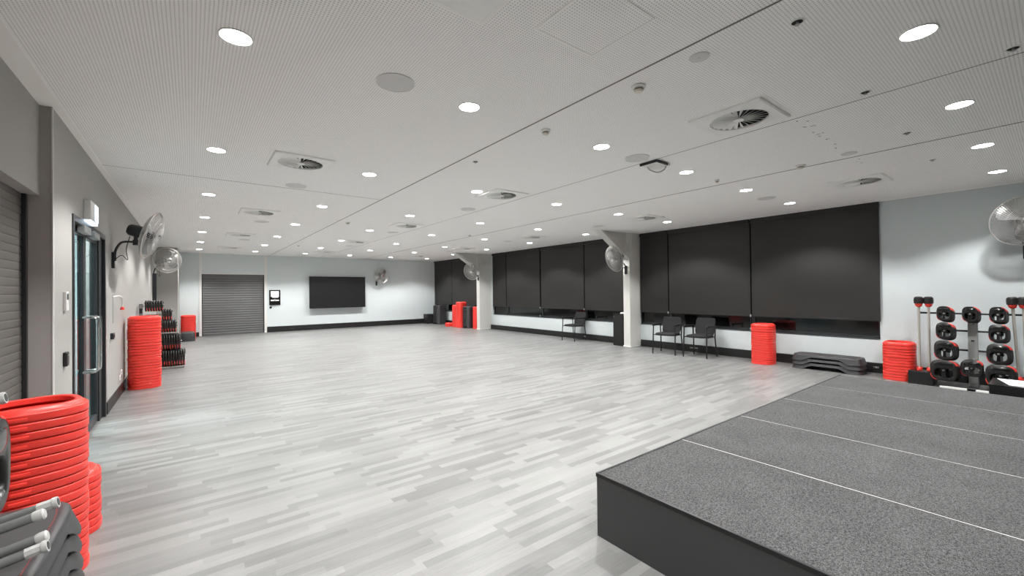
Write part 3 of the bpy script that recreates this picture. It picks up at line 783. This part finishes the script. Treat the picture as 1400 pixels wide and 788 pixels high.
# near left rack: mostly empty pegs
nr = thing('weight_rack', 'grey peg rack at the left picture edge beside the step decks', 'rack', (-.865, 2.08, 0))
obj('post', MB().box(-.03, -.16, 0, .03, -.10, 1.35).box(-.03, .10, 0, .03, .16, 1.35), M['steel'], nr, bevel=.005)
def npeg(tip, base):
    t_ = Vector(tip) - Vector((-.865, 2.08, 0)); b_ = Vector(base) - Vector((-.865, 2.08, 0)); d = (t_-b_).normalized()
    e = b_ + d*((-.0 - b_.x)/d.x) if False else b_ - d*((b_.x)/d.x)
    o = obj('peg', MB().tube([e, t_ - d*.028], .0155, 18), M['pegm'], nr)
    return o, t_, d
for tip, base, hexa in ((a_, (a_[0]-.12, a_[1], a_[2]-.024), h_) for a_, b_, h_ in (((-.375, 2.15, .777), (-.509, 2.15, .749), True), ((-.389, 2.06, .778), (-.487, 2.06, .740), False), ((-.39, 2.10, .688), (-.49, 2.10, .655), False), ((-.374, 2.014, .688), (-.477, 2.014, .652), True), ((-.484, 2.10, 1.17), (-.60, 2.10, 1.145), True))):
    o, t_, d = npeg(tip, base)
    if hexa:
        obj('end_cap', MB().tube([t_ - d*.05, t_ - d*.012], .0178, 8).join(MB().tube([t_ - d*.014, t_ - d*.010, t_], [.0185, .020, .019], 20)), M['cap'], o)
        obj('cap_socket', MB().tube([t_ - d*.001, t_ + d*.001], .013, 12), M['frame'], o)
    else:
        obj('end_cap', MB().tube([t_ - d*.028, t_ - d*.020, t_ - d*.004, t_], [.0165, .0185, .0185, .014], 20), M['cap'], o)
obj('tier_bar', MB().tube([(.0, -.16, .70), (0, .16, .70)], .02, 12).join(MB().tube([(.0, -.16, 1.08), (0, .16, 1.08)], .02, 12)), M['steel'], nr)
plate(.30, (-.50, 2.0, .965), 0, 'large black weight plate hanging at the left picture edge', 'weight plates at the left picture edge')
obj('peg', MB().tube([(0, -.08, .985), (.36, -.08, .975)], .0125, 12), M['satin'], nr)
plate(.300, (-.54, 2.0, .963), 0, 'large black weight plate behind the one at the left picture edge', 'weight plates at the left picture edge')

# ------------------------------------------------------------------ chairs
def chair(x, y, rz, label, proto=[None]):
    if proto[0] is None:
        t = thing('visitor_chair', label, 'chair', (x, y, 0), rz, 'black visitor chairs by the windows')
        # faces +x in its own frame; front legs at x=+.24
        for sx, sy in ((.25, .26), (.25, -.26), (-.25, .26), (-.25, -.26)):
            top = (.21, sy*.97, .66) if sx > 0 else (-.20, sy*.92, .45)
            obj('leg', MB().tube([(sx, sy, .008), ((sx+top[0])/2, (sy+top[1])/2, top[2]/2), top], .0135, 10).join(MB().lathe([(.014, 0), (.014, .02)], 10).xf(Matrix.Translation((sx, sy, 0)))), M['black'], t)
        for s_ in (-1, 1):
            obj('armrest', MB().loft([[(x_, s_*.25+dy, z) for dy, z in ((-.022, 0), (.022, 0), (.022, .02), (-.022, .02))] for x_, z0 in ((.23, 0),)] + [], cap0=False, cap1=False) if False else MB().box(-.22, s_*.252-.025, .65, .235, s_*.252+.025, .688), M['rubber'], t, bevel=.008)
            obj('arm_stay', MB().tube([(-.20, s_*.25, .665), (-.20, s_*.245, .44)], .014, 10), M['black'], t)
        obj('seat', MB().loft([[(px*.9, py*.9, .425) for px, py in sup(.235, .235, 5, 40)], [(px, py, .435) for px, py in sup(.235, .235, 5, 40)], [(px, py, .465) for px, py in sup(.235, .235, 5, 40)], [(px*.93, py*.93, .48) for px, py in sup(.235, .235, 5, 40)]]), M['fabric'], t)
        bk = []
        for i in range(7):
            u = i/6; z = .47 + .37*u; xx = -.215 - .09*u; w = .215*(1 if 0 < i < 6 else .9)
            row = []
            for j in range(9): v = -1 + 2*j/8; row.append((xx - .02*(1-v*v) + .0, w*v, z))
            for j in range(8, -1, -1): v = -1 + 2*j/8; row.append((xx - .02*(1-v*v) - .022, w*v, z))
            bk.append(row)
        obj('backrest', MB().loft(bk), M['fabric'], t)
        obj('seat_frame', MB().tube([(.21, -.25, .44), (-.20, -.24, .43), (-.20, .24, .43), (.21, .25, .44), (.21, -.25, .44)], .010, 8), M['black'], t)
        proto[0] = t
    else: dup(proto[0], (x, y, 0), (0, 0, rz), label)
chair(9.12, 8.90, PI, 'black visitor chair with armrests alone below the middle window blinds')
chair(8.88, 5.63, PI+.20, 'black visitor chair with armrests, left of the pair below near blinds')
chair(8.98, 4.90, PI+.06, 'black visitor chair with armrests, right of the pair below near blinds')

# ------------------------------------------------------------------ bin, corner box
bn = thing('wipes_dispenser', 'tall slim black wipes dispenser bin left of the nearer column', 'dispenser', (9.27, 7.25, 0))
obj('cabinet', MB().box(-.17, -.16, 0, .17, .16, .84), M['black'], bn, bevel=.008)
obj('top_lid', MB().box(-.175, -.165, .84, .175, .165, .862), M['gloss'], bn, bevel=.006)
obj('wipe_tuft', MB().loft([[(x-.03, y-.05, .862) for x, y in sup(.08, .06, 2, 16)], [(x*.9-.03, y*.7-.05, .885) for x, y in sup(.08, .06, 2, 16)], [(x*.4-.03, y*.3-.05, .897) for x, y in sup(.08, .06, 2, 16)]]), M['paper'], bn)
obj('lock', MB().lathe([(.012, 0), (.012, .008)], 14).xf(Matrix.Translation((-.17, .12, .78)) @ Matrix.Rotation(-PI/2, 4, 'Y')), M['chrome'], bn)
cbx = thing('speaker_box', 'squat black box on the floor in the far right corner', 'box', (9.02, 18.35, 0))
obj('cabinet', MB().box(-.2, -.2, .02, .2, .2, .45), M['rubber'], cbx, bevel=.01)
obj('grille', MB().box(-.185, -.207, .04, .185, -.2, .43), M['fabric'], cbx)
obj('foot', MB().box(-.18, -.18, 0, -.12, -.12, .02).box(.12, -.18, 0, .18, -.12, .02).box(-.18, .12, 0, -.12, .18, .02).box(.12, .12, 0, .18, .18, .02), M['black'], cbx)

# ------------------------------------------------------------------ television and panel on far wall
tv = thing('television', 'very large dark flat television on the far pale blue wall', 'television', (4.935, YF-.17, .877))
W_ = 1.122; TH_ = 1.305
obj('housing', MB().box(-W_, -.03, 0, W_, .05, TH_), M['black'], tv, bevel=.006)
obj('wall_mount', MB().box(-.5, .05, .4, -.4, .17, .95).box(.4, .05, .4, .5, .17, .95).box(-.6, .13, .45, .6, .17, .52).box(-.6, .13, .83, .6, .17, .90), M['frame'], tv)
obj('screen', MB().box(-W_+.014, -.0325, .018, W_-.014, -.03, TH_-.014), M['screen'], tv, smooth=0)
obj('bezel', MB().box(-W_, -.036, 0, W_, -.03, .016).box(-W_, -.036, TH_-.012, W_, -.03, TH_).box(-W_, -.036, .016, -W_+.012, -.03, TH_-.012).box(W_-.012, -.036, .016, W_, -.03, TH_-.012), M['gloss'], tv, smooth=0)
kp = thing('wall_panel', 'black wall control panel with white notice right of the roller door', 'panel', (2.593, YF, 1.056))
obj('housing', MB().box(-.19, -.05, 0, .19, 0, .585), M['gloss'], kp, bevel=.006)
obj('notice', MB().box(-.14, -.054, .32, .14, -.05, .54).box(-.09, -.054, .285, .12, -.05, .315), M['paper'], kp, smooth=0)
obj('button_row', MB().box(-.14, -.054, .155, .14, -.05, .205), M['plastic'], kp, smooth=0)
obj('dial', MB().lathe([(.035, 0), (.032, .01), (.01, .012)], 20).xf(Matrix.Translation((0, -.05, .20)) @ Matrix.Rotation(PI/2, 4, 'X')), M['satin'], kp)
tag(obj('round_sensor', MB().lathe([(.045, 0), (.045, .02), (.03, .028), (.01, .03)], 24).xf(Matrix.Rotation(PI/2, 4, 'X')), M['gloss'], loc=(2.45, YF, .965)), 'small round black wall button below the control panel', 'button')
tag(obj('wall_socket', MB().box(-.06, -.012, -.035, .06, 0, .035).box(.01, -.016, -.02, .03, -.012, .02), M['plastic'], bevel=.002, loc=(8.72, YF, .30)), 'small white wall socket on the far wall left of the corner box', 'socket')

# ------------------------------------------------------------------ small things on the left wall
ex = thing('exit_sign', 'white illuminated sign box on the wall above the glass door', 'sign', (XL, 6.16, 2.27))
obj('housing', MB().box(0, -.2, .0, .055, .2, .20), M['plastic'], ex, bevel=.006)
obj('lit_edge', MB().box(.004, -.19, -.018, .052, .19, 0), M['exit'], ex, smooth=0)
obj('lit_face', MB().box(.055, .02, .012, .058, .19, .185), M['exit'], ex, smooth=0)
th = thing('thermostat', 'small white thermostat on the wall left of the glass door', 'thermostat', (XL, 5.14, 1.456))
obj('housing', MB().box(0, -.045, -.08, .022, .045, .08), M['plastic'], th, bevel=.004)
obj('display', MB().box(.022, -.028, .01, .0235, .028, .06), M['frame'], th, smooth=0)
cr = thing('card_reader', 'small black card reader low on the wall left of the glass door', 'card reader', (XL, 5.12, .965))
obj('housing', MB().box(0, -.04, -.06, .028, .04, .06), M['rubber'], cr, bevel=.008)
obj('status_light', MB().box(.028, -.01, .03, .029, .01, .036), M['plastic'], cr, smooth=0)
wh = thing('wall_hook', 'white curved wall hook with a red tip right of the glass door', 'hook', (XL, 8.02, 1.42))
obj('hook_arm', MB().tube(curve([(0, -.12, .06), (.05, -.02, .07), (.075, .06, .04), (.08, .1, -.03), (.075, .11, -.09)], 6), .010, 10), M['plastic'], wh)
obj('hook_tip', MB().lathe([(.014, 0), (.026, -.03), (.024, -.04), (.01, -.042)], 16).xf(Matrix.Translation((.075, .11, -.085))), M['red'], wh)
obj('mount_strip', MB().box(0, -.135, -.30, .006, -.115, .09), M['satin'], wh)
sw = thing('switch_box', 'small dark switch box on the wall beside the glass door frame', 'switch', (XL, 7.72, .955))
obj('housing', MB().box(0, -.055, -.04, .035, .055, .04), M['frame'], sw, bevel=.004)
obj('rocker', MB().box(.035, -.03, -.015, .04, .03, .015), M['black'], sw, bevel=.002)
for y, z, l in ((8.70, .33, 'white wall socket low beside the tall red stack, upper one'), (8.55, .27, 'white wall socket low beside the tall red stack, lower one')):
    t = thing('wall_socket', l, 'socket', (XL, y, z)); obj('plate', MB().box(0, -.05, -.035, .012, .05, .035), M['plastic'], t, bevel=.003); obj('socket_hole', MB().box(.012, -.03, -.006, .0125, -.018, .008).box(.012, .018, -.006, .0125, .03, .008), M['frame'], t, smooth=0)

# ------------------------------------------------------------------ light beyond the glass, world, camera
lamp = bpy.data.lights.new('corridor_lamp', 'AREA'); lamp.energy = 110; lamp.size = .8; lamp.color = (.96, .99, 1)
lo = bpy.data.objects.new('corridor_lamp', lamp); COL.objects.link(lo); lo.location = (-1.9, 7.0, H-.05)
w = bpy.data.worlds.new('night'); SC.world = w; w.use_nodes = True
w.node_tree.nodes['Background'].inputs[0].default_value = (.02, .025, .03, 1); w.node_tree.nodes['Background'].inputs[1].default_value = 1

cam = bpy.data.cameras.new('camera'); co = bpy.data.objects.new('camera', cam); COL.objects.link(co)
yaw, pitch, roll = .6521, .0072, -.0110
cy, sy, cp, sp = math.cos(yaw), math.sin(yaw), math.cos(pitch), math.sin(pitch)
f = Vector((sy*cp, cy*cp, sp)); r = Vector((cy, -sy, 0)); u = r.cross(f)
r2 = r*math.cos(roll) + u*math.sin(roll); u2 = u*math.cos(roll) - r*math.sin(roll)
Mc = Matrix((r2, u2, -f)).transposed().to_4x4(); Mc.translation = (0, 0, 1.5)
co.matrix_world = Mc
cam.sensor_width = 36; cam.sensor_fit = 'HORIZONTAL'; cam.lens = 36*574.1/1400; cam.clip_start = .05; cam.clip_end = 100
SC.camera = co
SC.view_settings.view_transform = 'Standard'; SC.view_settings.look = 'None'; SC.view_settings.gamma = 1
SC.view_settings.use_curve_mapping = False
SC.view_settings.exposure = 2.17
SC.cycles.max_bounces = 10; SC.cycles.diffuse_bounces = 6; SC.cycles.glossy_bounces = 4; SC.cycles.transparent_max_bounces = 8
SC.cycles.sample_clamp_indirect = 6
SC.cycles.use_denoising = True
